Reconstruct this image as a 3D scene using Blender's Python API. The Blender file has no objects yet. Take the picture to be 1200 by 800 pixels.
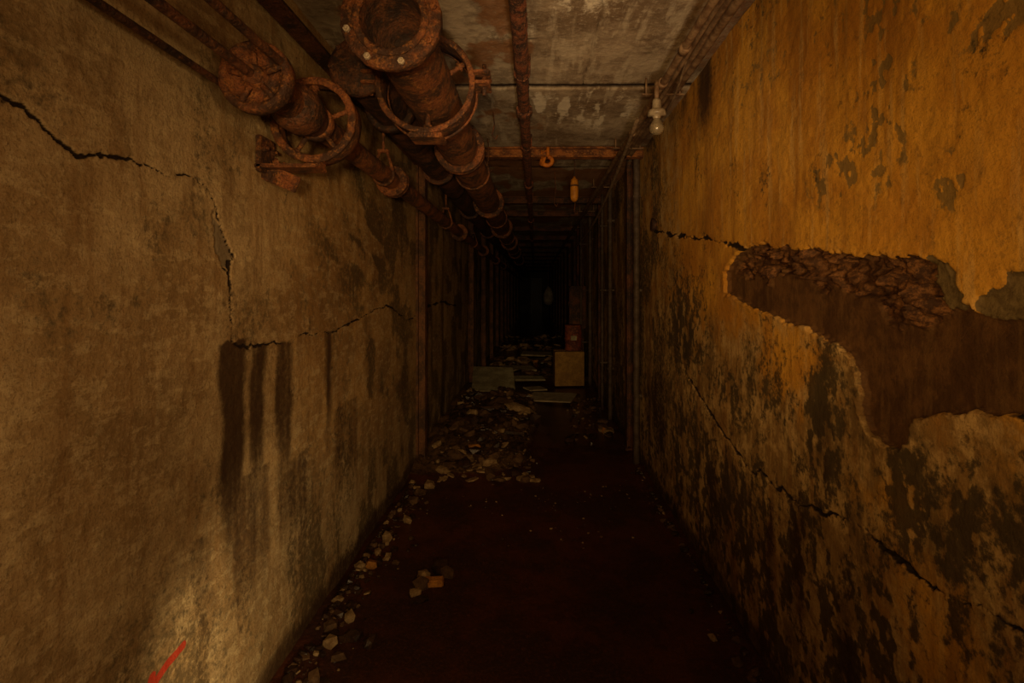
import bpy, math, random
import numpy as np
from mathutils import Vector, Matrix, Euler
random.seed(7); rng=np.random.RandomState(11)
scene=bpy.context.scene
try:
    scene.view_settings.view_transform='Standard'; scene.view_settings.look='None'
except Exception as e: print(e)

XL,XR,ZC=-1.0,0.91,2.7      # corridor: left wall, right wall, ceiling height

# ------------------------------------------------------------ noise helpers
_T=rng.rand(256,256)
def vnoise(u,v,off=0):
    u=np.asarray(u,float)+off*17.3+1000; v=np.asarray(v,float)+off*9.7+1000
    iu=np.floor(u).astype(int); iv=np.floor(v).astype(int)
    fu=u-iu; fv=v-iv
    fu=fu*fu*(3-2*fu); fv=fv*fv*(3-2*fv)
    a=_T[iu&255,iv&255]; b=_T[(iu+1)&255,iv&255]; c=_T[iu&255,(iv+1)&255]; d=_T[(iu+1)&255,(iv+1)&255]
    return (a*(1-fu)+b*fu)*(1-fv)+(c*(1-fu)+d*fu)*fv
def fbm(u,v,o=4,off=0):
    s=0;a=.5;t=0
    for i in range(o):
        s=s+a*vnoise(u*2**i,v*2**i,off+i*3); t+=a; a*=.5
    return s/t
def chunks(u,v,off=0):
    # broken-stone relief: each cell has its own level and tilt, with gaps between cells
    iu=np.floor(u).astype(int); iv=np.floor(v).astype(int)
    d1=np.full(u.shape,9.);d2=np.full(u.shape,9.);h=np.zeros(u.shape)
    for di in(-1,0,1):
        for dj in(-1,0,1):
            a=(iu+di+37*off)&255; b=(iv+dj+11*off)&255
            jx=_T[a,b]; jy=_T[b,a]; lv=_T[(a+91)&255,(b+53)&255]; tx=_T[(a+7)&255,(b+131)&255]-.5; ty=_T[(a+171)&255,(b+29)&255]-.5
            ex=u-(iu+di+jx); ey=v-(iv+dj+jy); d=np.hypot(ex,ey)
            near=d<d1; d2=np.where(near,d1,np.minimum(d2,d)); h=np.where(near,lv+1.3*(tx*ex+ty*ey),h); d1=np.where(near,d,d1)
    return h,np.clip((d2-d1)*4,0,1)
def sstep(x,a,b):
    t=np.clip((x-a)/(b-a),0,1); return t*t*(3-2*t)
def segdist(P,Q,pts):
    d=np.full(P.shape,1e9)
    for (a,b),(c,e) in zip(pts[:-1],pts[1:]):
        vx,vy=c-a,e-b; L=vx*vx+vy*vy+1e-12
        t=np.clip(((P-a)*vx+(Q-b)*vy)/L,0,1)
        d=np.minimum(d,np.hypot(P-a-t*vx,Q-b-t*vy))
    return d
def polysd(P,Q,pts):
    pts=list(pts)+[pts[0]]
    ins=np.zeros(P.shape,bool)
    for (a,b),(c,e) in zip(pts[:-1],pts[1:]):
        if b==e: continue
        cond=((b>Q)!=(e>Q))&(P<(c-a)*(Q-b)/(e-b)+a)
        ins^=cond
    d=segdist(P,Q,pts)
    return np.where(ins,d,-d)
def blob(P,Q,c,r):
    return np.exp(-(((P-c[0])/r[0])**2+((Q-c[1])/r[1])**2))

def grid_mesh(name,X,Y,Z,attrs,mat):
    nu,nv=X.shape
    co=np.stack([X,Y,Z],-1).reshape(-1,3).astype(np.float32)
    idx=np.arange(nu*nv).reshape(nu,nv)
    f=np.stack([idx[:-1,:-1],idx[1:,:-1],idx[1:,1:],idx[:-1,1:]],-1).reshape(-1,4).astype(np.int32)
    me=bpy.data.meshes.new(name)
    me.vertices.add(len(co)); me.vertices.foreach_set('co',co.ravel())
    me.loops.add(f.size); me.loops.foreach_set('vertex_index',f.ravel())
    me.polygons.add(len(f)); me.polygons.foreach_set('loop_start',np.arange(len(f),dtype=np.int32)*4)
    me.polygons.foreach_set('use_smooth',np.ones(len(f),bool))
    me.update(calc_edges=True)
    for k,a in attrs.items():
        at=me.attributes.new(k,'FLOAT','POINT'); at.data.foreach_set('value',np.asarray(a,np.float32).ravel())
    me.materials.append(mat)
    ob=bpy.data.objects.new(name,me); scene.collection.objects.link(ob); return ob

# ------------------------------------------------------------ material helpers
class NB:
    def __init__(s,name):
        s.m=bpy.data.materials.new(name); s.m.use_nodes=True; s.t=s.m.node_tree
        s.b=s.t.nodes['Principled BSDF']; s.tc=s.t.nodes.new('ShaderNodeTexCoord')
    def put(s,sock,v):
        if isinstance(v,bpy.types.NodeSocket): s.t.links.new(v,sock)
        elif isinstance(v,tuple) and len(v)==3 and sock.type=='RGBA': sock.default_value=(*v,1)
        else: sock.default_value=v
    def noise(s,scale,detail=4,rough=.6,stretch=None,off=0):
        n=s.t.nodes.new('ShaderNodeTexNoise'); n.inputs['Scale'].default_value=scale
        n.inputs['Detail'].default_value=detail; n.inputs['Roughness'].default_value=rough
        mp=s.t.nodes.new('ShaderNodeMapping'); mp.inputs['Scale'].default_value=stretch or (1,1,1)
        mp.inputs['Location'].default_value=(off,off*1.7,off*.3)
        s.t.links.new(s.tc.outputs['Object'],mp.inputs[0]); s.t.links.new(mp.outputs[0],n.inputs['Vector'])
        return n.outputs['Fac']
    def math(s,op,a,b=0.0):
        n=s.t.nodes.new('ShaderNodeMath'); n.operation=op; s.put(n.inputs[0],a); s.put(n.inputs[1],b); return n.outputs[0]
    def rng(s,v,a,b,c=0.,d=1.):
        n=s.t.nodes.new('ShaderNodeMapRange'); n.interpolation_type='SMOOTHSTEP'
        s.put(n.inputs[0],v); n.inputs[1].default_value=a; n.inputs[2].default_value=b; n.inputs[3].default_value=c; n.inputs[4].default_value=d
        return n.outputs[0]
    def mul(s,a,b): return s.math('MULTIPLY',a,b)
    def mix(s,f,a,b,mode='MIX'):
        n=s.t.nodes.new('ShaderNodeMix'); n.data_type='RGBA'; n.blend_type=mode
        s.put(n.inputs[0],f); s.put(n.inputs[6],a); s.put(n.inputs[7],b); return n.outputs[2]
    def attr(s,name):
        n=s.t.nodes.new('ShaderNodeAttribute'); n.attribute_name=name; return n.outputs['Fac']
    def edge(s,name,nz,k=.5,a=.42,b=.58):
        v=s.math('ADD',s.attr(name),s.math('MULTIPLY',s.math('SUBTRACT',nz,.5),k))
        return s.rng(v,a,b)
    def bump(s,h,strength=.5,dist=.01,prev=None):
        n=s.t.nodes.new('ShaderNodeBump'); n.inputs['Strength'].default_value=strength; n.inputs['Distance'].default_value=dist
        s.put(n.inputs['Height'],h)
        if prev is not None: s.t.links.new(prev,n.inputs['Normal'])
        return n.outputs[0]
    def done(s,col,rough=.8,nrm=None,spec=.3,metal=0.):
        s.put(s.b.inputs['Base Color'],col); s.put(s.b.inputs['Roughness'],rough)
        s.b.inputs['Specular IOR Level'].default_value=spec; s.b.inputs['Metallic'].default_value=metal
        if nrm is not None: s.t.links.new(nrm,s.b.inputs['Normal'])
        return s.m

def mat_rust(name,dark=(.035,.012,.006),mid=(.2,.06,.018),hi=(.42,.17,.04),scale=9,spread=.5):
    m=NB(name)
    n1=m.noise(scale,6,.65); n2=m.noise(scale*5,5,.7,off=3); n3=m.noise(scale*16,3,.6,off=5)
    c=m.mix(m.rng(n1,.42,.6),dark,mid)
    c=m.mix(m.mul(m.rng(n2,.5,.64),spread),c,hi)
    c=m.mix(m.mul(m.rng(n3,.48,.62),.7),c,dark)
    b=m.bump(n2,.9,.015); b=m.bump(n3,.8,.005,b)
    return m.done(c,.65,b,.5)
def mat_plain(name,c1,c2,scale=12,rough=.8,bump=.4,spec=.25):
    m=NB(name); n=m.noise(scale,6,.65); n2=m.noise(scale*6,4,.6,off=2)
    c=m.mix(m.rng(n,.38,.62),c1,c2); c=m.mix(m.mul(m.rng(n2,.48,.65),.5),c,tuple(v*.4 for v in c1))
    return m.done(c,rough,m.bump(n2,bump,.006),spec)

# walls ---------------------------------------------------------------------
def mat_left():
    m=NB('left_wall_concrete')
    big=m.noise(1.6,6,.65); med=m.noise(7,7,.7,off=4); fine=m.noise(38,7,.75,off=8); grit=m.noise(150,3,.7,off=2)
    st=m.noise(9,6,.7,(1,1,.1),off=6); pat=m.noise(3.6,8,.75,(1,1,.8),off=12); sw=m.noise(26,6,.75,(1,.35,1),off=20)
    c=m.mix(m.rng(big,.4,.6),(.50,.36,.19),(.33,.21,.095))
    c=m.mix(m.mul(m.attr('warm'),.75),c,m.mix(m.rng(big,.4,.6),(.44,.245,.075),(.27,.14,.045)))
    c=m.mix(m.mul(m.rng(pat,.5,.6),.5),c,(.19,.115,.05))
    c=m.mix(m.mul(m.rng(med,.5,.62),.4),c,(.20,.12,.05))
    c=m.mix(m.mul(m.rng(sw,.5,.6),.4),c,(.62,.48,.27))
    c=m.mix(m.mul(m.rng(fine,.5,.62),.35),c,(.6,.46,.27))
    c=m.mix(m.mul(m.rng(grit,.5,.66),.5),c,(.15,.09,.04))
    c=m.mix(m.mul(m.rng(st,.5,.64),.45),c,(.21,.105,.035))
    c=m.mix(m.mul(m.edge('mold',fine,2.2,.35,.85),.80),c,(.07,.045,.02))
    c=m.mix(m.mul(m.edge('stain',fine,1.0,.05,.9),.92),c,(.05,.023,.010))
    c=m.mix(m.edge('flake',fine,.3,.4,.6),c,(.24,.18,.11))
    c=m.mix(m.mul(m.edge('paint',grit,.5,.35,.6),.9),c,(.42,.03,.012))
    c=m.mix(m.edge('crack',grit,.3,.25,.6),c,(.02,.011,.005))
    b=m.bump(med,.45,.025); b=m.bump(fine,.7,.009,b); b=m.bump(grit,.5,.0025,b)
    return m.done(c,.85,b,.2)
def mat_right():
    m=NB('right_wall_plaster')
    big=m.noise(2.2,6,.65,off=1); med=m.noise(8,7,.7,off=4); fine=m.noise(38,7,.75,off=8); grit=m.noise(160,3,.7,off=2)
    st=m.noise(8,7,.7,(1,1,.1),off=3); st2=m.noise(24,5,.65,(1,1,.08),off=9); pat=m.noise(5,8,.75,(1,1,.5),off=14)
    up=m.mix(m.rng(big,.4,.6),(.70,.355,.045),(.52,.23,.026))
    lo=m.mix(m.rng(med,.42,.58),(.58,.38,.155),(.30,.175,.06))
    c=m.mix(m.edge('warm',med,1.3,.25,.75),lo,up)
    c=m.mix(m.mul(m.rng(st,.5,.62),.5),c,(.28,.115,.018))
    c=m.mix(m.mul(m.rng(st2,.52,.66),.35),c,(.72,.50,.20))
    c=m.mix(m.mul(m.rng(pat,.51,.62),m.rng(m.attr('warm'),.9,.2,.18,.75)),c,(.12,.07,.025))
    c=m.mix(m.mul(m.rng(fine,.52,.64),.4),c,(.24,.12,.03))
    c=m.mix(m.mul(m.rng(grit,.52,.66),.35),c,(.18,.10,.03))
    c=m.mix(m.mul(m.edge('flake',fine,.9,.42,.58),.75),c,(.17,.125,.05))
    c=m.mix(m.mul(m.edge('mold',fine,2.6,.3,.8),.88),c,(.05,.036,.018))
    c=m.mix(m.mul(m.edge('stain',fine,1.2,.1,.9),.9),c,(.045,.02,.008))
    under=m.mix(m.rng(med,.42,.58),(.14,.066,.023),(.08,.036,.013))
    under=m.mix(m.mul(m.rng(st2,.48,.62),.45),under,(.18,.095,.035))
    under=m.mix(m.mul(m.rng(fine,.52,.62),.4),under,(.05,.022,.008))
    c=m.mix(m.edge('expose',grit,.1,.45,.55),c,under)
    rub=m.mix(m.rng(fine,.42,.6),(.05,.02,.008),(.24,.105,.036))
    rub=m.mix(m.mul(m.rng(grit,.5,.62),.6),rub,(.04,.017,.008))
    rub=m.mix(m.mul(m.rng(med,.48,.58),.55),rub,(.06,.026,.01))
    c=m.mix(m.edge('rubble',fine,.3,.4,.6),c,rub)
    c=m.mix(m.edge('grey',fine,.2,.42,.58),c,m.mix(m.rng(fine,.42,.6),(.20,.14,.06),(.12,.08,.035)))
    c=m.mix(m.edge('crack',grit,.3,.25,.6),c,(.02,.011,.005))
    b=m.bump(med,.4,.02); b=m.bump(fine,.6,.008,b); b=m.bump(grit,.5,.0025,b)
    return m.done(c,.75,b,.3)
def mat_ceiling():
    m=NB('ceiling_concrete')
    big=m.noise(2,6,.65,off=2); med=m.noise(7,7,.7,off=5); fine=m.noise(36,7,.75,off=1); grit=m.noise(150,3,.7)
    st=m.noise(7,6,.65,(2.2,.35,1),off=7)
    c=m.mix(m.rng(big,.4,.6),(.44,.34,.23),(.22,.15,.09))
    c=m.mix(m.mul(m.rng(med,.48,.6),.5),c,(.14,.085,.048))
    c=m.mix(m.mul(m.rng(fine,.5,.62),.5),c,(.5,.4,.28))
    c=m.mix(m.mul(m.rng(st,.52,.64),.5),c,(.6,.5,.36))
    c=m.mix(m.mul(m.edge('efflo',fine,1.6,.3,.8),.85),c,(.80,.70,.54))
    c=m.mix(m.mul(m.edge('rusty',fine,1.2,.4,.8),.8),c,(.24,.09,.025))
    c=m.mix(m.edge('crack',fine,.3,.3,.7),c,(.025,.015,.01))
    b=m.bump(med,.5,.025); b=m.bump(fine,.6,.009,b); b=m.bump(grit,.4,.002,b)
    return m.done(c,.85,b,.2)
def mat_floor():
    m=NB('floor_wet_mud')
    big=m.noise(2.2,6,.65,off=2); med=m.noise(11,7,.7,off=5); fine=m.noise(70,6,.75,off=1); grit=m.noise(200,3,.7)
    c=m.mix(m.rng(big,.4,.6),(.085,.026,.013),(.035,.012,.008))
    c=m.mix(m.mul(m.rng(fine,.48,.62),.5),c,(.13,.046,.022))
    c=m.mix(m.mul(m.rng(med,.5,.6),.5),c,(.032,.011,.007))
    c=m.mix(m.rng(grit,.7,.76),c,(.4,.3,.2))
    mud=m.mix(m.rng(med,.42,.58),(.13,.072,.03),(.035,.018,.01))
    mud=m.mix(m.mul(m.rng(fine,.48,.6),.6),mud,(.2,.12,.055))
    c=m.mix(m.edge('mud',med,1,.3,.7),c,mud)
    r=m.rng(big,.38,.62,.28,.6)
    r=m.mix(m.attr('wet'),r,(.08,.08,.08))
    b=m.bump(med,.4,.02); b=m.bump(fine,.5,.005,b)
    return m.done(c,r,b,.5)

M_RUST=mat_rust('rusted_steel',(.045,.016,.007),(.23,.07,.018),(.46,.18,.04))
M_RUSTD=mat_rust('dark_rusted_steel',(.025,.010,.005),(.13,.042,.014),(.26,.095,.026),7,.4)
M_RUSTC=mat_rust('column_rust',(.05,.021,.009),(.18,.07,.025),(.28,.12,.04),7,.4)
M_RUSTO=mat_rust('orange_rusted_steel',(.10,.03,.009),(.36,.12,.024),(.56,.24,.05),12,.6)
M_BOLT=mat_plain('bolt_pale_corrosion',(.5,.42,.33),(.36,.28,.2),60)

# ------------------------------------------------------------ shell
def ycoords():
    ys=list(np.arange(-2,.7,.12)); y=.7
    while y<40: ys.append(y); y+=max(.0032*y**1.7,.002)
    ys.append(40.0); return np.array(ys)
ys=ycoords()
def hairlines(Y,Z,ck,n,w=.0035):
    out=np.zeros(Y.shape)
    for k in range(n):
        p=[(random.uniform(1,4),random.uniform(.4,2.3))]; a=random.uniform(0,6.3)
        for i in range(7):
            a+=random.uniform(-.7,.7); p.append((p[-1][0]+.06*math.cos(a),p[-1][1]+.05*math.sin(a)))
        out=np.maximum(out,.42*ck(p,w))
    return out
def left_wall():
    zs=np.arange(0,ZC+.004,.0042); zs[-1]=ZC
    Y,Z=np.meshgrid(ys,zs,indexing='ij')
    wy=Y+.035*(fbm(Y*9,Z*9,3,1)-.5)+.022*(fbm(Y*45,Z*45,3,2)-.5)
    wz=Z+.035*(fbm(Y*9,Z*9,3,5)-.5)+.022*(fbm(Y*45,Z*45,3,6)-.5)
    c1=[(.5,1.80),(.957,1.854),(.997,1.862),(1.058,1.817),(1.117,1.798),(1.232,1.824),(1.313,1.813),(1.422,1.815),(1.55,1.823),(1.592,1.779),(1.644,1.692),(1.69,1.613),(1.662,1.555),(1.671,1.444),(1.69,1.331)]
    c2=[(1.69,1.331),(1.72,1.318),(1.835,1.301),(2.02,1.288),(2.166,1.319),(2.479,1.293),(2.765,1.316),(3.209,1.382),(3.488,1.401),(3.7,1.35),(4.03,1.27),(4.3,1.28)]
    c3=[(1.592,1.779),(1.588,1.69),(1.62,1.61),(1.662,1.555)]
    c4=[(1.71,.62),(1.78,.5),(1.74,.3),(1.8,.1)]
    c5=[(4.7,1.35),(5.5,1.38),(6.5,1.3)]
    c6=[(1.668,1.60),(1.672,1.50),(1.68,1.42),(1.69,1.331)]
    wid=.25+1.2*sstep(fbm(Y*7,Z*7,3,9),.3,.75)
    def ck(pts,w):
        d=segdist(wy,wz,pts); return np.exp(-(d/(w*wid))**2)
    crack=np.maximum.reduce([ck(c1,.0042),ck(c2,.005),ck(c3,.0035),ck(c4,.004)*.5,ck(c5,.01),ck(c6,.009)*.8])
    crack=np.maximum(crack,hairlines(Y,Z,ck,10))
    flake=sstep(polysd(wy,wz,[(1.59,1.74),(1.605,1.62),(1.66,1.57),(1.685,1.615),(1.64,1.70)]),-.004,.004)
    stain=np.zeros(Y.shape)
    stk=.5+.85*fbm(Y*34,Z*1.3,4,19)
    for (a,b,zt,zb,s) in [(1.635,1.765,1.325,.30,1.1),(1.80,1.895,1.30,.42,1.0),(1.995,2.105,1.29,.45,1.05),(2.44,2.52,1.30,.5,.8),(1.70,1.95,.85,.10,.65),(2.2,2.28,1.3,.9,.3),(3.0,3.15,1.34,.8,.45),(2.0,2.25,.8,.2,.55),(1.50,1.60,.75,.1,.55),(2.55,2.9,.9,.2,.5)]:
        yy=Y+.06*(fbm(Z*5,Y*3,4,int(a*10))-.5)
        hw=(b-a)/2*(1-.3*sstep(zt-Z,.2,zt-zb)); cy=(a+b)/2
        mk=sstep(hw-np.abs(yy-cy),-.035,.03)*sstep(zt+.02*(fbm(Y*30,Z*0,2,4))-Z,-.005,.012)*(1-sstep(zt-Z,(zt-zb)*.25,zt-zb))
        stain=np.maximum(stain,mk*s*stk)
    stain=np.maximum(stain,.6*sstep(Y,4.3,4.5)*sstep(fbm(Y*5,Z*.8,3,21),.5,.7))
    stain=np.maximum(stain,sstep(.08+.08*fbm(Y*5,Y*0,3,3)-Z,-.04,.05)*.75)
    warm=sstep(Y+.5*(fbm(Y*2,Z*2,4,43)-.5),1.5,2.4)*sstep(Z,.3,.9)
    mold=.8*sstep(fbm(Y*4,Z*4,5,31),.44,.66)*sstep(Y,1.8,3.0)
    diag=1.1*blob(Y,Z,(3.0,1.75),(.8,.4))*sstep(fbm(Y*4+Z*6,Z*5,5,33),.36,.62)
    mold=np.maximum(mold,diag)
    mold=np.maximum(mold,.8*blob(Y,Z,(1.22,1.5),(.12,.1))*sstep(fbm(Y*14,Z*14,3,35),.35,.6))
    mold=np.maximum(mold,.6*blob(Y,Z,(1.35,1.65),(.08,.15))*sstep(fbm(Y*20,Z*20,3,36),.3,.6))
    mold=np.maximum(mold,.8*(1-sstep(Z,.2,1.2))*sstep(fbm(Y*6,Z*2.5,5,37),.42,.62))
    mold=np.maximum(mold,.5*sstep(fbm(Y*6,Z*4,5,39),.48,.7))
    paint=np.zeros(Y.shape)
    for p in [[(1.325,.458),(1.39,.485),(1.455,.492)],[(1.325,.458),(1.338,.49)]]:
        paint=np.maximum(paint,1-sstep(segdist(Y,Z,p),.008,.016))
    bulge=.02*(fbm(Y*1.3,Z*1.3,3,50)-.5)+.010*(fbm(Y*6,Z*6,4,51)-.5)+.0035*(fbm(Y*50,Z*50,3,52)-.5)
    X=XL+bulge-sstep(crack,.35,.9)*.012-.006*flake
    return grid_mesh('wall_left',X,Y,Z,dict(crack=crack,stain=stain,mold=mold,paint=paint,flake=flake,warm=warm),mat_left())
def right_wall():
    zs=np.arange(0,ZC+.004,.0042); zs[-1]=ZC
    Y,Z=np.meshgrid(ys,zs,indexing='ij')
    jy=.045*(fbm(Y*11,Z*11,3,1)-.5)+.026*(fbm(Y*50,Z*50,3,2)-.5)
    jz=.045*(fbm(Y*11,Z*11,3,5)-.5)+.026*(fbm(Y*50,Z*50,3,6)-.5)
    wy,wz=Y+jy,Z+jz
    outline=[(2.448,1.48),(2.471,1.582),(2.364,1.658),(2.247,1.698),(2.076,1.683),(1.744,1.64),(1.464,1.61),(1.322,1.588),(1.219,1.575),(1.167,1.549),(1.108,1.491),(1.085,1.46),(1.015,1.453),(.953,1.452),(.4,1.44),(.4,1.28),(.953,1.27),(1.044,1.244),(1.13,1.232),(1.219,1.205),(1.247,1.147),(1.276,1.096),(1.338,1.098),(1.407,1.125),(1.452,1.185),(1.452,1.258),(1.484,1.302),(1.569,1.343),(1.717,1.371),(1.832,1.378),(1.964,1.402),(2.202,1.438)]
    sd=polysd(wy,wz,outline); expose=sstep(sd,-.004,.004)
    rubp=[(2.39,1.60),(2.3,1.67),(2.076,1.68),(1.744,1.64),(1.464,1.61),(1.219,1.58),(1.18,1.52),(1.142,1.46),(1.154,1.438),(1.306,1.406),(1.40,1.44),(1.426,1.474),(1.547,1.484),(1.65,1.50),(1.80,1.56),(2.0,1.553),(2.2,1.57),(2.35,1.55)]
    rsd=polysd(Y+jy*2,Z+jz*2,rubp); rubble=sstep(rsd,-.01,.016)*expose
    grey=sstep(polysd(wy,wz,[(1.197,1.575),(1.13,1.553),(1.088,1.482),(1.10,1.452),(1.142,1.452),(1.179,1.51)]),-.003,.003)
    grey=np.maximum(grey,sstep(polysd(wy,wz,[(.985,1.53),(1.06,1.465),(1.04,1.455),(.8,1.44),(.8,1.55)]),-.003,.003))
    wid=.25+1.3*sstep(fbm(Y*7,Z*7,3,9),.3,.75)
    def ck(pts,w): return np.exp(-(segdist(wy,wz,pts)/(w*wid))**2)
    c1=[(4.044,1.985),(3.156,1.831),(2.7,1.77),(2.448,1.724),(2.247,1.70)]
    c2=[(3.3,1.15),(3.067,.989),(2.69,.872),(2.448,.798),(2.202,.748),(1.964,.763),(1.744,.767),(1.547,.817),(1.426,.83),(1.291,.822),(1.154,.827),(1.044,.856),(.987,.85),(.953,.852),(.4,.85)]
    c3=[(2.448,.798),(2.7,.7),(2.9,.45),(2.8,.2)]
    c4=[(1.25,1.27),(1.1,1.262),(.9,1.265)]
    crack=np.maximum.reduce([ck(c1,.011),ck(c2,.0062),ck(c3,.006)*.5,.8*ck(c4,.004)])
    crack=np.maximum(crack,hairlines(Y,Z,ck,10))
    warm=sstep(Z+.5*(fbm(Y*1.5,Z*1.2,3,60)-.5),.85,1.8)*(1-.55*sstep(Y,2.6,3.6))
    warm=np.maximum(warm,.85*blob(Y,Z,(1.85,1.25),(.3,.2)))
    warm=np.maximum(warm,.7*blob(Y,Z,(1.15,.7),(.2,.2)))
    warm=np.maximum(warm,.6*blob(Y,Z,(1.3,.95),(.2,.12)))
    st=fbm(Y*16,Z*8,5,71); st2=fbm(Y*40,Z*26,4,72)
    mold=np.zeros(Y.shape)
    for (cy,cz,ry,rz,s) in [(1.615,1.10,.10,.2,1.3),(1.80,.57,.12,.2,1.2),(1.247,1.0,.09,.12,1.2),(1.085,1.03,.05,.1,1.1),(1.13,.93,.08,.07,1),(1.32,.63,.1,.14,1.2),(2.16,.42,.2,.25,1.1),(3.15,1.25,.35,.3,1.1),(2.4,1.0,.25,.15,.8),(1.0,.65,.1,.2,1),(1.5,.45,.25,.2,1.1),(2.7,.5,.4,.3,1),(.97,1.05,.05,.12,1),(2.0,1.1,.3,.15,.7),(1.35,.48,.15,.15,1.1)]:
        mold=np.maximum(mold,s*blob(Y,Z,(cy,cz),(ry*1.5,rz*1.4)))
    mold=mold*sstep(.5*st+.5*st2,.32,.56)
    mold=np.maximum(mold,.95*(1-sstep(Z,.45,1.5))*sstep(.55*st+.45*st2,.43,.61))
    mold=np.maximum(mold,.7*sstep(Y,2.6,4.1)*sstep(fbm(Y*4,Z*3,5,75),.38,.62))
    mold=np.maximum(mold,.42*sstep(fbm(Y*7,Z*4,5,76),.52,.7))
    stain=np.zeros(Y.shape)
    for (cy,cz,ry,rz,s) in [(2.75,2.62,.16,.28,1.1),(3.9,.6,.35,.5,.9),(3.1,2.65,.5,.12,.6),(1.98,.55,.05,.25,.8),(1.6,.98,.05,.2,.5),(1.78,.6,.07,.3,.75),(1.5,.4,.06,.25,.7),(2.6,.5,.1,.4,.6)]:
        stain=np.maximum(stain,s*blob(Y,Z,(cy,cz),(ry,rz)))
    stain=stain*sstep(fbm(Y*9,Z*1.5,4,77),.25,.5)
    stain=np.maximum(stain,sstep(.08+.08*fbm(Y*5,Y*0,3,3)-Z,-.04,.05)*.75)
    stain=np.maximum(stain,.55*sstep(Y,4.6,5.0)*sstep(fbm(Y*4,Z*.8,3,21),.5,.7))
    fl=fbm(Y*34,Z*22,4,80)
    fm=blob(Y,Z,(1.10,1.74),(.06,.07))+blob(Y,Z,(1.0,2.05),(.12,.06))+blob(Y,Z,(1.35,1.95),(.15,.25))*.6+blob(Y,Z,(1.6,1.85),(.15,.12))*.6+.35*sstep(Z,1.95,2.3)*(Y<2.6)+.15
    flake=np.clip(fm,0,1)*sstep(fl,.56,.64)*(1-expose)
    bulge=.018*(fbm(Y*1.3,Z*1.3,3,40)-.5)+.010*(fbm(Y*6,Z*6,4,41)-.5)+.003*(fbm(Y*50,Z*50,3,42)-.5)
    qy=Y+.05*(fbm(Y*12,Z*12,4,95)-.5); qz=Z+.05*(fbm(Y*12,Z*12,4,97)-.5)
    ch,gap=chunks(qy*9,qz*17,1); ch2,gap2=chunks(qy*30,qz*38,2)
    rocky=fbm(Y*8,Z*12,3,90)
    X=XR+bulge+sstep(crack,.35,.9)*.016*(1-expose)+expose*.028*(1-grey)+grey*.010
    X=X+rubble*(1-grey)*(.06*(rocky-.5)+.06*(.5-ch)+.02*(.5-ch2)+.004+.05*(fbm(Y*26,Z*30,5,96)-.5))+flake*.003
    lip=np.exp(-(sd/.012)**2)*(sd<0); X=X-.003*lip
    crack=crack*(1-expose*.9)
    return grid_mesh('wall_right',X,Y,Z,dict(crack=crack,stain=stain,mold=mold,expose=expose,rubble=rubble*(1-grey),grey=grey,warm=warm,flake=flake),mat_right())
def ceiling():
    xs=np.linspace(XL-.03,XR+.03,290)
    Y,X=np.meshgrid(ys,xs,indexing='ij')
    crack=np.zeros(Y.shape)
    for yj,w in [(1.9,.004),(2.45,.004),(3.0,.014),(3.55,.004),(4.25,.01)]+[(5+i*.75,.01) for i in range(30)]:
        crack=np.maximum(crack,np.exp(-((Y-yj-.012*(fbm(X*8,X*0+yj,3,1)-.5))/w)**2))
    crack=np.maximum(crack,.6*np.exp(-((X-.28-.02*(fbm(Y*5,Y*0,3,2)-.5))/.005)**2)*(Y<3))
    efflo=np.zeros(Y.shape)
    for (cx,cy,rx,ry,s) in [(.2,2.05,.16,.2,.9),(.3,3.35,.35,.35,1.05),(.0,3.3,.16,.35,1),(.5,3.5,.25,.35,.95),(-.1,2.4,.14,.25,.6)]:
        efflo=np.maximum(efflo,s*blob(X,Y,(cx,cy),(rx,ry)))
    efflo*=sstep(fbm(X*14,Y*3.2,5,5),.34,.58)
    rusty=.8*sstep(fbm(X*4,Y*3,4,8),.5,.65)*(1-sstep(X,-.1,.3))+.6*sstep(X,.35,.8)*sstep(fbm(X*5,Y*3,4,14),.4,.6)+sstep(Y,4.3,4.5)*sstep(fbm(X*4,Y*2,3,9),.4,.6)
    slab=.014*((Y>3.0)&(Y<4.25))
    Z=ZC+.02*(fbm(X*3,Y*3,3,12)-.5)+.006*(fbm(X*30,Y*30,3,13)-.5)+crack*.012-slab
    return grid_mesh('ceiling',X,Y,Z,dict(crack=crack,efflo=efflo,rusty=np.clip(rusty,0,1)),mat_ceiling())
def floor_h(x,y):
    x=np.asarray(x,float); y=np.asarray(y,float)
    m=sstep(y,3.9,4.5)*(1-sstep(y,7.2,8.2))*(1-sstep(x+.12*(fbm(y*2,y*0,3,7)-.5),-.35,.12))
    h=m*(.03+.17*fbm(x*4,y*2.2,5,3)**1.3+.05*fbm(x*14,y*9,4,23))
    h+=.05*np.exp(-((x+1)/.13)**2)*fbm(x*8,y*5,3,4)+.04*np.exp(-((x-.91)/.08)**2)*fbm(x*8,y*5,3,5)
    for yc in (8.6,10.3,12.9,15.5):
        h+=.12*np.exp(-((y-yc)/.45)**2)*fbm(x*4,y*3,3,6)
    return h+.008*(fbm(x*6,y*6,4,9)-.5)+.002*(fbm(x*40,y*40,2,10)-.5)
def floor():
    xs=np.linspace(XL-.05,XR+.05,330)
    Y,X=np.meshgrid(ys,xs,indexing='ij')
    Z=floor_h(X,Y)
    mud=sstep(Z,.022,.06)
    wet=(sstep(Y,4.4,5.2))*(1-mud)*.9*sstep(X,-.4,0)+(sstep(Y,8.,8.4))*(1-mud)
    return grid_mesh('floor',X,Y,Z,dict(mud=mud,wet=np.clip(wet,0,1)),mat_floor())
left_wall(); right_wall(); ceiling(); floor()

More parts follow.
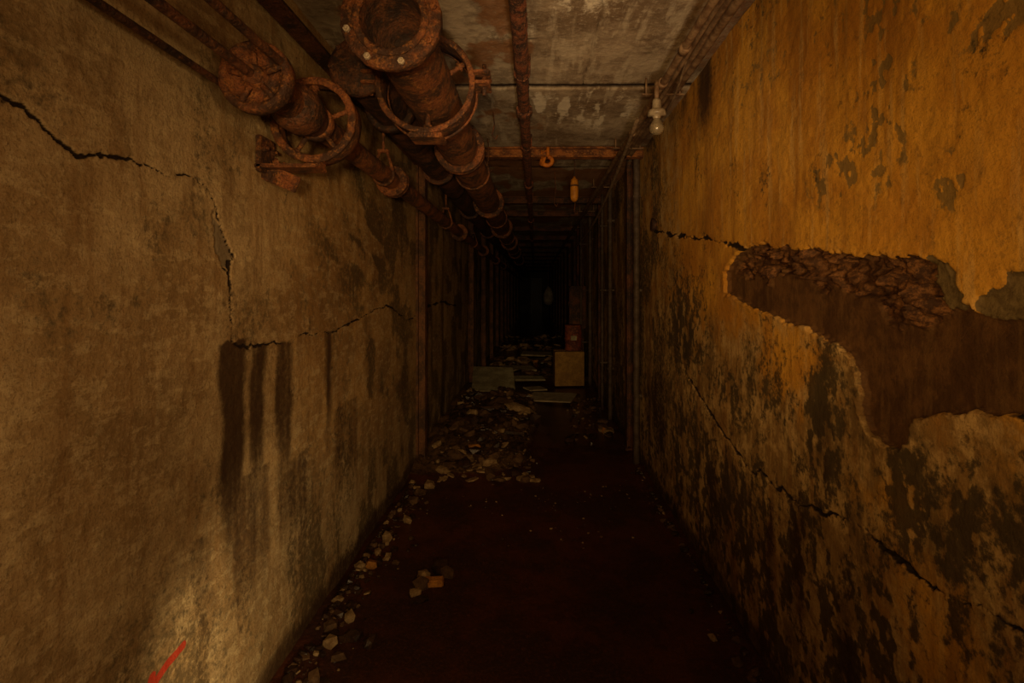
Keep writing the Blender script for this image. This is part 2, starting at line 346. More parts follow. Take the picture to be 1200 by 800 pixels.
# ------------------------------------------------------------ mesh builder
class MB:
    def __init__(s): s.v=[];s.f=[];s.m=[];s.sm=[]
    def add(s,vs,fs,mi=0,smooth=False):
        o=len(s.v); s.v+= [tuple(p) for p in vs]; s.f+=[tuple(i+o for i in f) for f in fs]
        s.m+=[mi]*len(fs); s.sm+=[smooth]*len(fs)
    def box(s,c,sz,mi=0,rot=None,bev=.0,jit=0):
        hx,hy,hz=[q/2 for q in sz]
        b=min(bev,hx*.8,hy*.8,hz*.8)
        if b<=0:
            vs=[Vector((x,y,z)) for x in(-hx,hx) for y in(-hy,hy) for z in(-hz,hz)]
            fs=[(0,1,3,2),(4,6,7,5),(0,4,5,1),(2,3,7,6),(0,2,6,4),(1,5,7,3)]
        else:
            import bmesh
            bm=bmesh.new(); bmesh.ops.create_cube(bm,size=1)
            for v in bm.verts: v.co=Vector((v.co.x*2*hx,v.co.y*2*hy,v.co.z*2*hz))
            bmesh.ops.bevel(bm,geom=bm.edges[:]+bm.verts[:],offset=b,segments=2,affect='EDGES')
            bm.verts.index_update()
            vs=[v.co.copy() for v in bm.verts]; fs=[tuple(v.index for v in f.verts) for f in bm.faces]; bm.free()
        if jit: vs=[v+Vector([random.uniform(-jit,jit) for _ in range(3)]) for v in vs]
        R=rot if rot is not None else Matrix.Identity(3)
        s.add([R@v+Vector(c) for v in vs],fs,mi)
    def lathe(s,o,axis,prof,n=32,mi=0,jit=0.,smooth=True,closed=False,a0=0,a1=2*math.pi):
        ax=Vector(axis).normalized(); up=Vector((0,0,1)) if abs(ax.z)<.9 else Vector((1,0,0))
        e1=ax.cross(up).normalized(); e2=e1.cross(ax)
        full=abs(a1-a0-2*math.pi)<1e-6; nn=n if full else n+1
        vs=[];fs=[]
        for i,(t,r) in enumerate(prof):
            for k in range(nn):
                a=a0+(a1-a0)*k/n
                rr=r*(1+jit*(random.random()-.5)*2)
                vs.append(Vector(o)+ax*t+e1*(rr*math.cos(a))+e2*(rr*math.sin(a)))
        P=len(prof)
        for i in range(P if closed else P-1):
            j=(i+1)%P
            for k in range(n):
                k2=(k+1)%nn
                fs.append((i*nn+k,i*nn+k2,j*nn+k2,j*nn+k))
        s.add(vs,fs,mi,smooth)
    def ring(s,o,axis,ri,ro,h,n=40,mi=0,jit=0,a0=0,a1=2*math.pi):
        b=min(.004,(ro-ri)*.3,h*.3)
        s.lathe(o,axis,[(0,ri+b),(0,ro-b),(b,ro),(h-b,ro),(h,ro-b),(h,ri+b),(h-b,ri),(b,ri)],n,mi,jit,True,True,a0,a1)
    def cyl(s,a,b,r,n=12,mi=0,jit=0,step=None):
        a=Vector(a);b=Vector(b);L=(b-a).length
        k=max(1,int(L/step)) if step else 1
        prof=[(0,0.0001)]+[(L*i/k,r) for i in range(k+1)]+[(L,0.0001)]
        s.lathe(a,(b-a),prof,n,mi,jit)
    def tube(s,pts,r,n=10,mi=0):
        pts=[Vector(p) for p in pts]
        vs=[];fs=[]
        prev=None
        for i,p in enumerate(pts):
            t=(pts[min(i+1,len(pts)-1)]-pts[max(i-1,0)]).normalized()
            if prev is None:
                up=Vector((0,0,1)) if abs(t.z)<.9 else Vector((1,0,0)); e1=t.cross(up).normalized()
            else: e1=(prev-t*prev.dot(t)).normalized()
            prev=e1; e2=t.cross(e1)
            for k in range(n):
                a=2*math.pi*k/n; vs.append(p+e1*r*math.cos(a)+e2*r*math.sin(a))
        for i in range(len(pts)-1):
            for k in range(n):
                fs.append((i*n+k,i*n+(k+1)%n,(i+1)*n+(k+1)%n,(i+1)*n+k))
        fs.append(tuple(range(n))); fs.append(tuple(range((len(pts)-1)*n,len(pts)*n)))
        s.add(vs,fs,mi,True)
    def bolt(s,o,axis,r=.012,h=.012,mi=0):
        ax=Vector(axis).normalized()
        s.lathe(o,axis,[(0,.0001),(0,r),(h,r),(h,.0001)],6,mi,0,False)
        s.lathe(Vector(o)+ax*h,axis,[(0,r*.5),(h*.8,r*.5),(h*.8,.0001)],10,mi)
    def rock(s,c,sz,mi=0):
        g=1.618; base=[(-1,g,0),(1,g,0),(-1,-g,0),(1,-g,0),(0,-1,g),(0,1,g),(0,-1,-g),(0,1,-g),(g,0,-1),(g,0,1),(-g,0,-1),(-g,0,1)]
        F=[(0,11,5),(0,5,1),(0,1,7),(0,7,10),(0,10,11),(1,5,9),(5,11,4),(11,10,2),(10,7,6),(7,1,8),(3,9,4),(3,4,2),(3,2,6),(3,6,8),(3,8,9),(4,9,5),(2,4,11),(6,2,10),(8,6,7),(9,8,1)]
        R=Euler((random.uniform(-.45,.45),random.uniform(-.45,.45),random.uniform(0,6.3))).to_matrix()
        Q=Euler([random.uniform(0,6.3) for _ in range(3)]).to_matrix()
        vs=[]
        for b in base:
            v=Q@(Vector(b)/1.9); v*=random.uniform(.7,1.35)
            v=Vector([max(-.72,min(.72,q)) for q in v])
            vs.append(R@Vector((v.x*sz[0],v.y*sz[1],v.z*sz[2]))+Vector(c))
        s.add(vs,F,mi)
    def shard(s,c,r,t,mi=0,tilt=.35):
        # flat broken plate with an irregular outline
        n=random.choice((5,6,7)); R=Euler((random.uniform(-tilt,tilt),random.uniform(-tilt,tilt),random.uniform(0,6.3))).to_matrix()
        pts=[(r*random.uniform(.55,1.1)*math.cos(2*math.pi*k/n),r*.7*random.uniform(.55,1.1)*math.sin(2*math.pi*k/n)) for k in range(n)]
        vs=[R@Vector((x,y,-t/2))+Vector(c) for x,y in pts]+[R@Vector((x*.96,y*.96,t/2))+Vector(c) for x,y in pts]
        fs=[tuple(range(n))[::-1],tuple(range(n,2*n))]+[(k,(k+1)%n,n+(k+1)%n,n+k) for k in range(n)]
        s.add(vs,fs,mi)
    def finish(s,name,mats):
        me=bpy.data.meshes.new(name); me.from_pydata(s.v,[],s.f); me.update()
        for m in mats: me.materials.append(m)
        me.polygons.foreach_set('material_index',s.m); me.polygons.foreach_set('use_smooth',s.sm)
        import bmesh
        bm=bmesh.new(); bm.from_mesh(me); bmesh.ops.recalc_face_normals(bm,faces=bm.faces[:]); bm.to_mesh(me); bm.free()
        ob=bpy.data.objects.new(name,me); scene.collection.objects.link(ob); return ob

# ------------------------------------------------------------ big flanged pipe
b=MB(); px,pz=-.452,2.35
b.lathe((px,1.60,pz),(0,1,0),[(0,.098),(0,.155),(.004,.159),(.030,.159),(.034,.155),(.034,.125),(.05,.118),(.09,.114)],56,0,.012)
b.lathe((px,1.60,pz),(0,1,0),[(0,.098),(.01,.094),(.3,.092),(.301,.0001)],48,1,.01)
b.ring((px,1.59,pz),(0,1,0),.096,.12,.012,48,0,.01)
for k in range(8):
    a=k*math.pi/4+.25
    o=(px+.14*math.cos(a),1.601,pz+.14*math.sin(a))
    b.bolt(o,(0,-1,0),.011,.010,2 if k in(4,5,6) else 0)
    b.bolt((o[0],1.632,o[2]),(0,1,0),.012,.012,0)
prof=[]; y=.09
while y<2.2: prof.append((y,.112)); y+=.03
b.lathe((px,1.60,pz),(0,1,0),prof,40,0,.018)
b.lathe((px,3.6,pz),(0,1,0),[(0,.112),(3,.112),(10,.112),(28,.112)],28,0)
for yy in (3.05,4.95,6.9,9,11.5,14.5):
    b.ring((px,yy,pz),(0,1,0),.108,.15,.03,36,0,.01); b.ring((px,yy+.04,pz),(0,1,0),.108,.15,.03,36,0,.01)
    for k in range(8):
        a=k*math.pi/4+.1; b.bolt((px+.132*math.cos(a),yy,pz+.132*math.sin(a)),(0,-1,0),.01,.01,0)
b.finish('flanged_pipe',[M_RUST,M_RUSTD,M_BOLT])

def hanger(px,py,pz,R,w=.06,name='pipe_hanger'):
    h=MB()
    h.ring((px,py,pz),(0,1,0),R-.012,R,w,44,0,.006)
    h.ring((px,py-.006,pz),(0,1,0),R-.016,R+.008,.012,44,0,.008)
    h.ring((px,py+w-.006,pz),(0,1,0),R-.016,R+.008,.012,44,0,.008)
    for sx in (1,-1):
        for dz in (.022,-.022):
            h.box((px+sx*(R+.03),py+w/2,pz+.03+dz),(.075,w,.012),0,None,.003)
        h.cyl((px+sx*(R+.04),py+w/2,pz-.03),(px+sx*(R+.04),py+w/2,pz+.1),.009,10,0)
        h.bolt((px+sx*(R+.04),py+w/2,pz+.058),(0,0,1),.017,.014,0)
    for a in (-1.57,.6,2.5):
        r0=.105
        p0=Vector((px+r0*math.cos(a),py+w/2,pz+r0*math.sin(a))); p1=Vector((px+(R-.01)*math.cos(a),py+w/2,pz+(R-.01)*math.sin(a)))
        h.cyl(p0,p1,.011,10,0)
        h.bolt(p1-(p1-p0).normalized()*.02,(p0-p1),.02,.012,0)
    h.box((px,py+w/2,pz-R-.012),(.14,w,.02),0,None,.004)
    h.cyl((px,py+w/2,pz+R-.01),(px,py+w/2,ZC+.01),.011,10,0); h.box((px,py+w/2,ZC-.012),(.09,.09,.016),0,None,.003)
    h.bolt((px,py+w/2,pz+R),(0,0,1),.02,.016,0)
    return h.finish(name,[M_RUST])
hanger(px,2.10,pz,.198,.12)
def clevis(px,py,pz,r):
    h=MB(); pts=[]
    for k in range(25):
        a=math.radians(-200+220*k/24) ; pts.append((px+(r+.006)*math.cos(a),py,pz+(r+.006)*math.sin(a)))
    h.tube(pts,.008,8); h.cyl(pts[0],(px-.02,py,pz+r+.07),.008,8); h.cyl(pts[-1],(px+.02,py,pz+r+.07),.008,8)
    h.box((px,py,pz+r+.075),(.06,.03,.016),0,None,.003); h.cyl((px,py,pz+r+.07),(px,py,ZC+.01),.007,8)
    return h.finish('clevis_hanger',[M_RUST])
for yy in (3.7,6.0,8.2,10.5): clevis(px,yy,pz,.113)

# ------------------------------------------------------------ small wall-side pipe with flanges
b=MB(); qx,qz=-.80,2.11
for (ax,az,y1,r) in [(-.80,2.11,1.50,.013),(-.725,2.150,1.50,.012),(-.93,2.112,1.56,.010)]:
    b.cyl((ax,-.5,az),(ax,y1,az),r,14,1,.03,.04)
b.lathe((qx,1.455,qz),(0,1,0),[(-.02,.0001),(-.02,.024),(-.01,.03),(.03,.034),(.034,.05),(.03,.074),(.0,.080),(-.004,.086),(-.004,.098),(.002,.103),(.036,.103),(.04,.098),(.04,.055),(.22,.052)],44,0,.012)
for k in range(5):
    a=k*2*math.pi/5+.4
    b.cyl((qx+.025*math.cos(a),1.465,qz+.025*math.sin(a)),(qx+.085*math.cos(a),1.465,qz+.085*math.sin(a)),.008,8,0)
b.lathe((qx,1.66,qz),(0,1,0),[(0,.052),(.02,.075),(.05,.08),(.10,.08),(.12,.07),(.2,.055)],36,1,.02)
prof=[];y=0
while y<3.2: prof.append((y,.047)); y+=.03
b.lathe((qx,1.86,qz),(0,1,0),prof,28,0,.025)
b.lathe((qx,5.0,qz),(0,1,0),[(0,.047),(10,.047),(28,.047)],20,0)
for yy in (2.85,5.4,7.9,10.5,13):
    for d in (0,.035): b.ring((qx,yy+d,qz),(0,1,0),.045,.088,.026,32,0,.012)
    for k in range(6):
        a=k*math.pi/3; b.bolt((qx+.07*math.cos(a),yy,qz+.07*math.sin(a)),(0,-1,0),.009,.01,0)
b.finish('wall_side_pipe',[M_RUST,M_RUSTD])
b=MB()
b.ring((qx+.005,1.83,qz),(0,1,0),.134,.148,.085,48,0,.01)
b.ring((qx+.005,1.825,qz),(0,1,0),.126,.154,.012,48,0,.01)
for k in range(5):
    a=k*2*math.pi/5+.35
    p0=Vector((qx+.05*math.cos(a),1.87,qz+.05*math.sin(a))); p1=Vector((qx+.135*math.cos(a),1.87,qz+.135*math.sin(a)))
    b.cyl(p0,p1,.009,10,0)
    b.bolt(p1,(p0-p1),.016,.016,0)
b.ring((qx,1.845,qz),(0,1,0),.045,.066,.04,32,0,.01)
b.box((-.9,1.87,qz-.165),(.24,.10,.014),0,None,.003)
b.box((-.985,1.87,qz-.12),(.02,.10,.13),0,None,.003)
b.box((-.93,1.87,qz-.2),(.14,.014,.06),0,Matrix.Rotation(.4,3,'Y'),.003)
b.box((-.80,1.87,qz-.155),(.05,.06,.03),0,None,.004)
for dy in (-.03,.03): b.bolt((-.93,1.87+dy,qz-.158),(0,0,1),.013,.012,0); b.bolt((-.976,1.87+dy,qz-.1),(1,0,0),.013,.012,0)
b.finish('pipe_support_bracket',[M_RUST])
for yy in (2.7,4.6,6.6): clevis(qx,yy,qz,.048)

# upper dark pipe near the corner
b=MB(); ux,uz=-.74,2.43
b.lathe((ux,2.12,uz),(0,1,0),[(0,.0001),(0,.10),(.01,.12),(.03,.122),(.04,.115),(.04,.098)],40,0,.012)
prof=[];y=.04
while y<2.6: prof.append((y,.095)); y+=.04
b.lathe((ux,2.12,uz),(0,1,0),prof,32,0,.02)
b.lathe((ux,4.7,uz),(0,1,0),[(0,.095),(12,.095),(30,.095)],24,0)
for k in range(8):
    a=k*math.pi/4; b.bolt((ux+.11*math.cos(a),2.131,uz+.11*math.sin(a)),(0,-1,0),.01,.01,0)
for yy in (2.6,3.9,5.8,8): b.ring((ux,yy,uz),(0,1,0),.092,.125,.05,32,0,.015)
for yy in (2.3,3.4,6): b.cyl((ux,yy,uz+.09),(ux,yy,ZC+.01),.012,10)
b.box((-.985,2.6,2.58),(.012,3.2,.10),0,None,.002); b.box((-.95,2.6,2.535),(.08,3.2,.012),0,None,.002)
b.finish('overhead_steam_pipe',[M_RUSTD])

# sprinkler line under ceiling (centre)
b=MB(); sx,sz=-.066,2.6
prof=[];y=0
while y<4.6: prof.append((y,.0335)); y+=.02
b.lathe((sx,.2,sz),(0,1,0),prof,22,0,.08)
b.lathe((sx,4.78,sz),(0,1,0),[(0,.034),(10,.034),(30,.034)],16,0)
for yy in (3.1,5.3,8,11): b.lathe((sx,yy,sz),(0,1,0),[(0,.034),(.004,.047),(.02,.05),(.07,.05),(.085,.047),(.09,.034)],22,0,.03)
for yy in (1.4,2.6,3.9,6.3,9):
    b.tube([(sx+(.038)*math.cos(t),yy,sz+.038*math.sin(t)) for t in np.linspace(-3.14,0,13)],.005,6)
    for q in (-1,1): b.cyl((sx+q*.038,yy,sz),(sx+q*.038,yy,ZC+.01),.005,8)
b.finish('sprinkler_pipe',[mat_rust('scaly_rust_pipe',(.035,.011,.006),(.30,.08,.026),(.6,.26,.11),22,.65)])

# conduits right side
M_COND=mat_plain('painted_conduit',(.26,.16,.085),(.11,.055,.028),14,.6)
b=MB()
for (cx,cz,r,y1) in [(.65,2.55,.017,30),(.70,2.575,.011,30),(.755,2.62,.013,4.4),(.80,2.64,.022,4.5)]:
    pts=[]; y=.1
    while y<y1:
        w=.006 if r<.015 else .002
        pts.append((cx+w*math.sin(y*3.1+cz*9),y,cz+w*math.sin(y*4.3))); y+=.12 if y<5 else 1.0
    b.tube(pts,r,12)
for yy in (1.7,2.9,4.0,5.5,7.2,9):
    b.box((.725,yy,2.605),(.24,.03,.008),0,None,.002)
    for q in (.63,.82): b.cyl((q,yy,2.60),(q,yy,ZC+.01),.006,8)
for yy in (2.2,3.4): b.lathe((.65,yy,2.55),(0,1,0),[(0,.017),(.003,.024),(.05,.024),(.053,.017)],16,0)
b.finish('electrical_conduit',[M_COND])
b=MB(); pts=[(.70+.06*t,2.3+.9*t,2.60-.10*math.sin(math.pi*t)) for t in np.linspace(0,1,14)]
b.tube(pts,.006,8)
pts=[(.60+.04*math.sin(4*t),3.0+6*t,2.50-.12*math.sin(math.pi*t)-.35*t) for t in np.linspace(0,1,30)]
b.tube(pts,.012,8)
b.finish('sagging_cable',[mat_plain('cable_rubber',(.2,.13,.07),(.1,.06,.035),30)])

# lamp fixture
M_PORC=mat_plain('dirty_porcelain',(.32,.25,.16),(.18,.13,.08),25,.4,.1,.5)
g=NB('dusty_bulb_glass'); gn=g.noise(30,4); M_GLASS=g.done(g.mix(g.rng(gn,.4,.7),(.26,.2,.12),(.36,.28,.17)),.25,None,.6)
g.b.inputs['Transmission Weight'].default_value=.5
b=MB(); lx,ly=.618,2.6
b.ring((lx+.03,ly-.02,2.55),(0,1,0),.016,.026,.04,20,0)
b.cyl((lx,ly,2.56),(lx,ly,2.46),.012,12,0)
b.lathe((lx,ly,2.47),(0,0,-1),[(0,.0001),(0,.018),(.012,.022),(.05,.024),(.055,.030),(.06,.044),(.075,.046),(.085,.044),(.085,.022),(.1,.018)],28,1)
b.lathe((lx,ly,2.375),(0,0,-1),[(-.01,.014),(.0,.015),(.012,.019),(.03,.03),(.048,.0365),(.062,.036),(.076,.028),(.084,.015),(.087,.0001)],28,2)
b.finish('bulb_light_fixture',[M_COND,M_PORC,M_GLASS])

# ------------------------------------------------------------ columns / beams
def column(x,y,side,w=.09,d=.07,name='steel_column'):
    b=MB(); s=1 if side=='L' else -1
    xi=x+s*d
    b.box((x+s*.006,y+w/2,ZC/2),(.02,w,ZC-.005),0,None,.003)
    b.box((xi,y+w/2,ZC/2),(.012,w,ZC-.005),0,None,.003)
    b.box(((x+xi)/2,y+w/2,ZC/2),(d,.012,ZC-.005),0)
    b.box(((x+xi)/2,y+w/2,.03),(d+.05,w+.04,.02),0,None,.003)
    return b.finish(name,[M_RUSTC if side=='L' else M_RUSTD])
for y in (4.3,7.7,9.6,11.3,13,14.8,16.6,18.5,21,24,28): column(XL+.0,y,'L')
for y in (4.75,6.9,9.6,11.3,13,14.8,16.6,18.5,21,24,28): column(XR-.0,y,'R',.08,.05)
def beam(y,m,h=.075):
    b=MB(); L=XR-XL; cx=(XL+XR)/2
    b.box((cx,y,ZC-.006),(L,.09,.016),0,None,.003)
    b.box((cx,y,ZC-.04-.0),(L,.012,h),0,None,.002)
    b.box((cx,y,ZC-h-.005),(L,.09,.012),0,None,.003)
    for k in range(6): b.bolt((XL+.2+k*.3,y-.006,ZC-.04),(0,-1,0),.012,.012,0)
    return b.finish('ceiling_beam',[m])
for i,y in enumerate((4.32,6.6,7.75,9.65,11.35,13.05,14.85,16.7,18.6,21.1,24.1,28.1)):
    beam(y,M_RUSTO if i==0 else M_RUSTD)

b=MB()
for (x,y,r) in [(.868,4.38,.028),(.865,5.9,.025),(.84,6.4,.018),(.86,8.0,.03),(.80,8.9,.02)]:
    b.cyl((x,y,.0),(x,y,ZC),r,14,0,.02,.1)
    for z in (.6,1.5,2.3): b.box(((x+XR)/2,y,z),(XR-x+.06,.03,.02),0,None,.003)
b.finish('riser_pipe',[mat_plain('riser_grimy_paint',(.10,.07,.05),(.05,.032,.022),14,.6)])
b=MB(); b.lathe((.915,3.85,1.99),(-1,0,0),[(0,.03),(.03,.05),(.04,.045),(.04,.0001)],12,0,.15); b.finish('wall_anchor',[M_RUSTD])

# hooks & pendant
M_OR=mat_plain('safety_orange_paint',(.55,.17,.012),(.33,.09,.01),20,.5)
M_YE=mat_plain('amber_plastic',(.5,.2,.016),(.32,.12,.01),20,.5)
b=MB()
hx,hy=.095,4.26
b.tube([(hx-.04,hy,2.63),(hx-.04,hy,2.665)],.006,8)
b.tube([(hx-.04,hy,2.645),(hx-.02,hy,2.65),(hx,hy,2.665)],.007,8)
pts=[(hx+.005+.042*math.cos(t),hy,2.575+.036*math.sin(t)) for t in np.linspace(1.4,-3.6,22)]
b.tube(pts,.018,10); b.cyl((hx+.012,hy,2.61),(hx+.012,hy,2.70),.014,10); b.rock((hx-.035,hy,2.575),(.05,.02,.06))
b.finish('lifting_hook',[M_OR])
b=MB(); wx,wy_=.345,4.5
b.tube([(wx,wy_,2.71),(wx+.004,wy_,2.6),(wx,wy_,2.49)],.005,6,1)
b.lathe((wx,wy_,2.50),(0,0,-1),[(0,.0001),(.0,.01),(.015,.014),(.03,.03),(.06,.036),(.17,.036),(.2,.032),(.22,.018),(.225,.0001)],20,0)
b.ring((wx,wy_,2.41),(0,0,1),.034,.04,.012,20,1)
b.finish('pendant_switch',[M_YE,M_RUSTD])
b=MB()
for (x,y,z0,z1) in [(-.37,4.0,2.7,2.42),(-.28,3.4,2.7,2.5),(.2,5.2,2.7,2.35),(.42,5.4,2.7,2.3)]:
    b.tube([(x,y,z0),(x+.01,y,(z0+z1)/2),(x-.006,y,z1+.03),(x+.02,y,z1),(x+.03,y,z1+.03)],.0045,6)
b.finish('hanging_wire',[M_RUST])

# ------------------------------------------------------------ debris
M_D=[mat_plain('rubble_pale',(.38,.26,.13),(.20,.12,.055),20),mat_plain('rubble_brown',(.14,.078,.036),(.07,.037,.018),20),mat_plain('rubble_dark',(.05,.024,.012),(.022,.012,.007),20,.35,.4,.5),mat_plain('rubble_brick',(.5,.22,.04),(.32,.13,.025),20)]
def fh(x,y): return float(floor_h(np.array([x]),np.array([y]))[0])
def scatter(b,n,xr,yr,s0,s1,w,flat=.45,pw=2.5,sh=.4):
    for i in range(n):
        x=random.uniform(*xr); y=random.uniform(*yr)
        s=s0+(s1-s0)*random.random()**pw
        x=min(max(x,XL+.09+s*.6),XR-.07-s*.6)
        mi=random.choices(range(4),w)[0]
        if random.random()<sh: b.shard((x,y,fh(x,y)+s*.12),s*.7,max(.006,s*.13),mi); continue
        sz=(s*random.uniform(.7,1.3),s*random.uniform(.5,1),s*flat*random.uniform(.5,1.4))
        b.rock((x,y,fh(x,y)+sz[2]*.2),sz,mi)
b=MB()
scatter(b,300,(-.98,-.05),(4.2,5.3),.01,.08,(1.3,5,8,.03),.6,3)
scatter(b,85,(-.75,.02),(4.0,4.45),.015,.10,(7,4,2,.1),.5,2,.5)
scatter(b,330,(-.98,.0),(5.2,7.0),.015,.11,(1.0,5,9,.02),.6,3)
scatter(b,22,(-.98,-.1),(5.0,6.9),.10,.22,(1.2,5,6,0),.3,1,.7)
b.finish('rubble_pile',M_D)
b=MB(); scatter(b,80,(.4,.84),(5.2,7.4),.02,.09,(2.5,3,5,.1),.6); scatter(b,9,(.3,.6),(4.9,5.4),.03,.10,(4,3,3,.1),.6); b.finish('rubble_pile',M_D)
for yc in (8.75,10.3,12.9,15.4):
    b=MB(); scatter(b,110,(-.9,.85),(yc-.35,yc+.4),.04,.22,(5,4,4,.1),.4,2,.6); b.finish('rubble_pile',M_D)
b=MB()
for i in range(560):
    y=random.uniform(1.7,3.95); s=.006+.034*random.random()**3; x=max(-.985+abs(random.gauss(0,.10)),-.955+s*.5)
    sz=(s,s*.8,s*.6); mi=random.choices(range(4),(2,4,7,.05))[0]
    if random.random()<.3: b.shard((x,y,fh(x,y)+s*.15),s*.8,s*.2,mi)
    else: b.rock((x,y,fh(x,y)+sz[2]*.35),sz,mi)
for i in range(160):
    y=random.uniform(1.7,4.25); s=.006+.03*random.random()**3; x=min(.90-abs(random.gauss(0,.06)),.87-s*.5)
    sz=(s,s*.8,s*.5); b.rock((x,y,fh(x,y)+sz[2]*.35),sz,random.choices(range(4),(1,3,6,.05))[0])
for (x,y,s,m) in [(-.86,2.15,.05,0),(-.80,2.08,.04,1),(-.90,2.25,.05,1),(-.84,2.32,.04,0),(-.88,2.75,.05,3),(-.78,2.2,.05,2),(-.7,2.17,.05,2),(-.82,3.3,.05,0),(-.86,3.6,.06,1),(-.88,3.05,.05,0),(-.8,3.9,.07,0),(-.84,3.75,.06,1)]:
    b.rock((x,y,fh(x,y)+s*.25),(s,s*.8,s*.6),m)
for i in range(110):
    x=random.uniform(-.7,.7); y=random.uniform(2.9,3.95); s=random.uniform(.004,.012); b.rock((x,y,fh(x,y)),(s,s,s*.6),random.choice([0,1,2,2]))
b.finish('fallen_plaster_chips',M_D)
b=MB()
b.box((-.515,2.60,fh(-.5,2.6)+.018),(.10,.05,.035),3,Matrix.Rotation(.1,3,'Z'),.006,.003)
for (x,y,sx_,sy_,sz_,m) in [(-.57,2.58,.05,.045,.05,1),(-.50,2.72,.06,.05,.07,2),(-.59,2.52,.04,.035,.03,0),(-.56,2.47,.06,.03,.02,2),(-.46,2.68,.05,.04,.06,1),(-.58,2.66,.045,.04,.04,0)]:
    b.rock((x,y,fh(x,y)+sz_*.35),(sx_,sy_,sz_),m)
b.finish('brick_fragments',M_D)

# boards / boxes
M_BOARD=mat_plain('damp_board',(.34,.31,.2),(.2,.17,.1),6)
M_PALE=mat_plain('pale_board',(.42,.35,.23),(.25,.2,.13),7)
M_CARD=mat_plain('old_cardboard',(.30,.175,.045),(.2,.11,.03),8)
def slab(name,c,sz,e,mat):
    b=MB(); b.box((0,0,0),sz,0,Euler(e).to_matrix(),.006,.003)
    b.v=[tuple(Vector(v)+Vector(c)) for v in b.v]; return b.finish(name,[mat])
slab('fallen_wallboard',(-.60,7.40,.22),(.60,.76,.02),(.30,.05,.10),M_BOARD)
slab('broken_board',(.22,6.9,.06),(.62,.40,.02),(.08,-.03,-.3),M_PALE)
slab('broken_board',(.0,7.55,.05),(.30,.22,.02),(.05,.05,.5),M_PALE)
slab('broken_board',(-.1,8.15,.10),(.5,.2,.025),(.15,.05,.3),M_BOARD)
slab('broken_board',(.1,11.6,.06),(.8,.4,.03),(.08,.02,-.1),M_PALE)
slab('broken_board',(-.3,9.45,.06),(.6,.35,.03),(.1,.04,.3),M_PALE)
b=MB()
R=Matrix.Rotation(.06,3,'Z'); c=Vector((.52,8.05,.03)); w,d,h=.44,.36,.52; t=.012
for (o,s_) in [((0,-d/2,h/2),(w,t,h)),((0,d/2,h/2),(w,t,h)),((-w/2,0,h/2),(t,d,h)),((w/2,0,h/2),(t,d,h)),((0,0,t),(w,d,t)),((0,-d*.25,h),(w,d*.5,t)),((0,d*.25,h+.004),(w,d*.5,t))]:
    b.box(c+R@Vector(o),s_,0,R,.002)
b.box(c+R@Vector((0,-d/2-.008,h/2)),(w,.004,.02),0,R)
b.finish('cardboard_carton',[M_CARD])
b=MB()
b.lathe((.60,8.06,.562),(0,0,1),[(0,.0001),(0,.125),(.01,.135),(.03,.13),(.17,.132),(.175,.14),(.19,.14),(.195,.132),(.36,.13),(.385,.137),(.395,.13),(.39,.12),(.38,.0001)],32,0,.01)
b.box((.60,7.93,.76),(.09,.02,.07),1,None,.004)
b.finish('rusty_drum',[mat_rust('red_rust',(.08,.018,.01),(.3,.065,.025),(.5,.17,.06),8,.5),M_BOARD])
b=MB()
b.box((.76,9.3,1.2),(.28,.5,.75),0,None,.01); b.box((.615,9.3,1.2),(.012,.44,.68),0,None,.004); b.cyl((.60,9.12,1.2),(.60,9.12,1.3),.012,8); b.box((.76,9.04,1.2),(.2,.012,.62),0,None,.004)
b.cyl((.78,9.3,1.55),(.78,9.3,ZC),.025,12)
b.finish('electrical_cabinet',[M_RUSTD])
b=MB(); prof=[(0,.01),(.03,.04),(.1,.09),(.25,.14),(.4,.15),(.5,.12),(.54,.05),(.55,.0001)]
b.lathe((.38,14.6,1.62),(0,0,-1),prof,16,0,.12); b.cyl((.38,14.6,1.6),(.38,14.6,ZC),.006,6,1)
b.finish('hanging_cloth_bag',[mat_plain('dirty_cloth',(.22,.2,.17),(.12,.11,.1),6),M_RUSTD])
M_END=mat_plain('end_wall_concrete',(.12,.12,.12),(.07,.07,.07),3)
b=MB()
b.box((-.65,34,1.35),(.7,.2,2.7),0); b.box((.68,34,1.35),(.46,.2,2.7),0); b.box((.09,34,2.5),(.78,.2,.4),0)
b.finish('wall_end',[M_END])
b=MB()
for x in(-.25,.40): b.box((x,33.8,1.1),(.07,.1,2.2),0,None,.01)
b.box((.075,33.8,2.2),(.72,.1,.08),0,None,.01); b.box((.34,33.4,1.1),(.04,.7,2.1),0,None,.01)
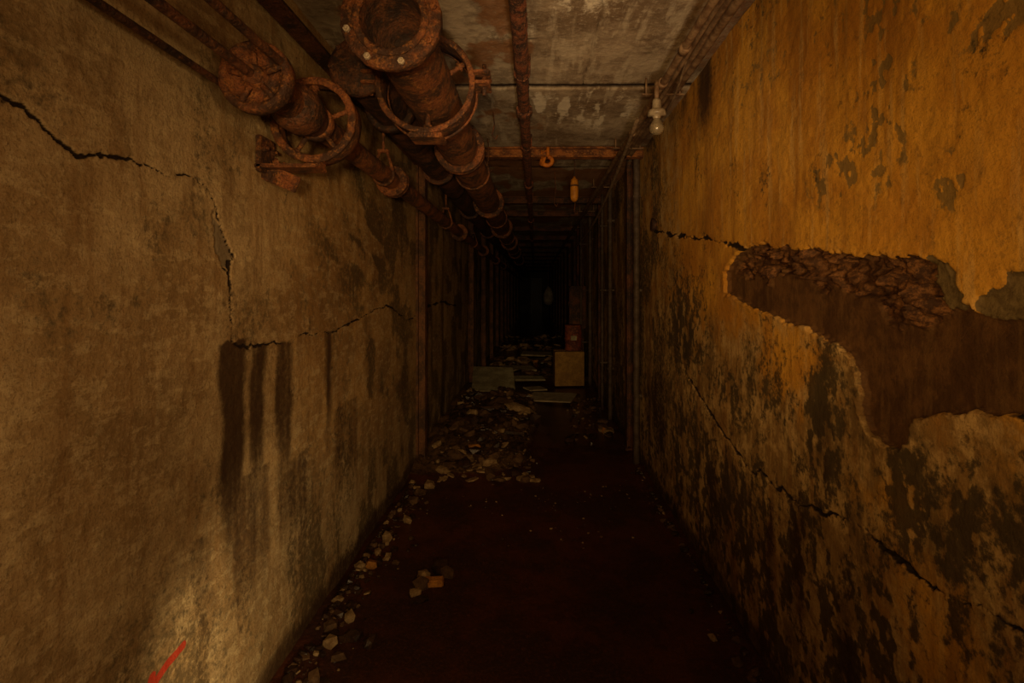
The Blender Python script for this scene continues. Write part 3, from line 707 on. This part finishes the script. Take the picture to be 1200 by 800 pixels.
b.finish('door_1',[mat_plain('door_paint',(.3,.32,.33),(.2,.21,.22),4)])

# ------------------------------------------------------------ lights
def light(kind,name,loc,target,energy,col,size=.2,angle=60,blend=.8):
    l=bpy.data.lights.new(name,kind); l.energy=energy; l.color=col
    if kind=='AREA': l.size=size
    else: l.shadow_soft_size=size
    if kind=='SPOT': l.spot_size=math.radians(angle); l.spot_blend=blend
    o=bpy.data.objects.new(name,l); o.location=loc; scene.collection.objects.link(o)
    if target is not None: o.rotation_euler=(Vector(target)-Vector(loc)).to_track_quat('-Z','Y').to_euler()
    return o
W=(1,.62,.25)
light('POINT','fill_behind',(.05,-.5,1.55),None,16,W,.12)  # added warm fill behind the camera, not a lamp of the corridor
light('SPOT','fill_forward',(.0,-.6,1.5),(-.1,7,1.85),190,W,.08,62,1)  # added spot behind the camera, carries brightness down the corridor
light('SPOT','fill_left',(.5,-.1,1.5),(-1,1.9,1.1),36,(1,.64,.27),.08,85,1)  # extra unseen spot put in to brighten the left wall
light('SPOT','fill_right',(-.55,-.1,1.5),(.91,1.9,1.9),46,(1,.58,.19),.08,75,1)  # added orange spot, makes the right wall warmer and brighter
light('SPOT','fill_ceiling',(.25,.2,1.2),(.3,3.1,2.7),90,(1,.72,.42),.1,48,1)  # unseen spot added to lift the ceiling
light('SPOT','torch_floor',(-.45,.95,.35),(-1,1.85,.45),30,(1,.72,.34),.03,62,1)
light('SPOT','fill_far',(.1,.0,1.5),(.0,9,.6),160,W,.08,18,1)  # narrow spot added so the distant columns and debris show
w=bpy.data.worlds.new('dark'); scene.world=w; w.use_nodes=True
w.node_tree.nodes['Background'].inputs[0].default_value=(.6,.35,.15,1); w.node_tree.nodes['Background'].inputs[1].default_value=.003

# ------------------------------------------------------------ camera
cam=bpy.data.cameras.new('camera'); cam.lens=18; cam.sensor_width=36; cam.shift_x=-27/1200; cam.shift_y=-60/1200; cam.clip_start=.02
co=bpy.data.objects.new('camera',cam); co.location=(0,0,1.5); co.rotation_euler=(math.pi/2,0,0); scene.collection.objects.link(co)
scene.camera=co
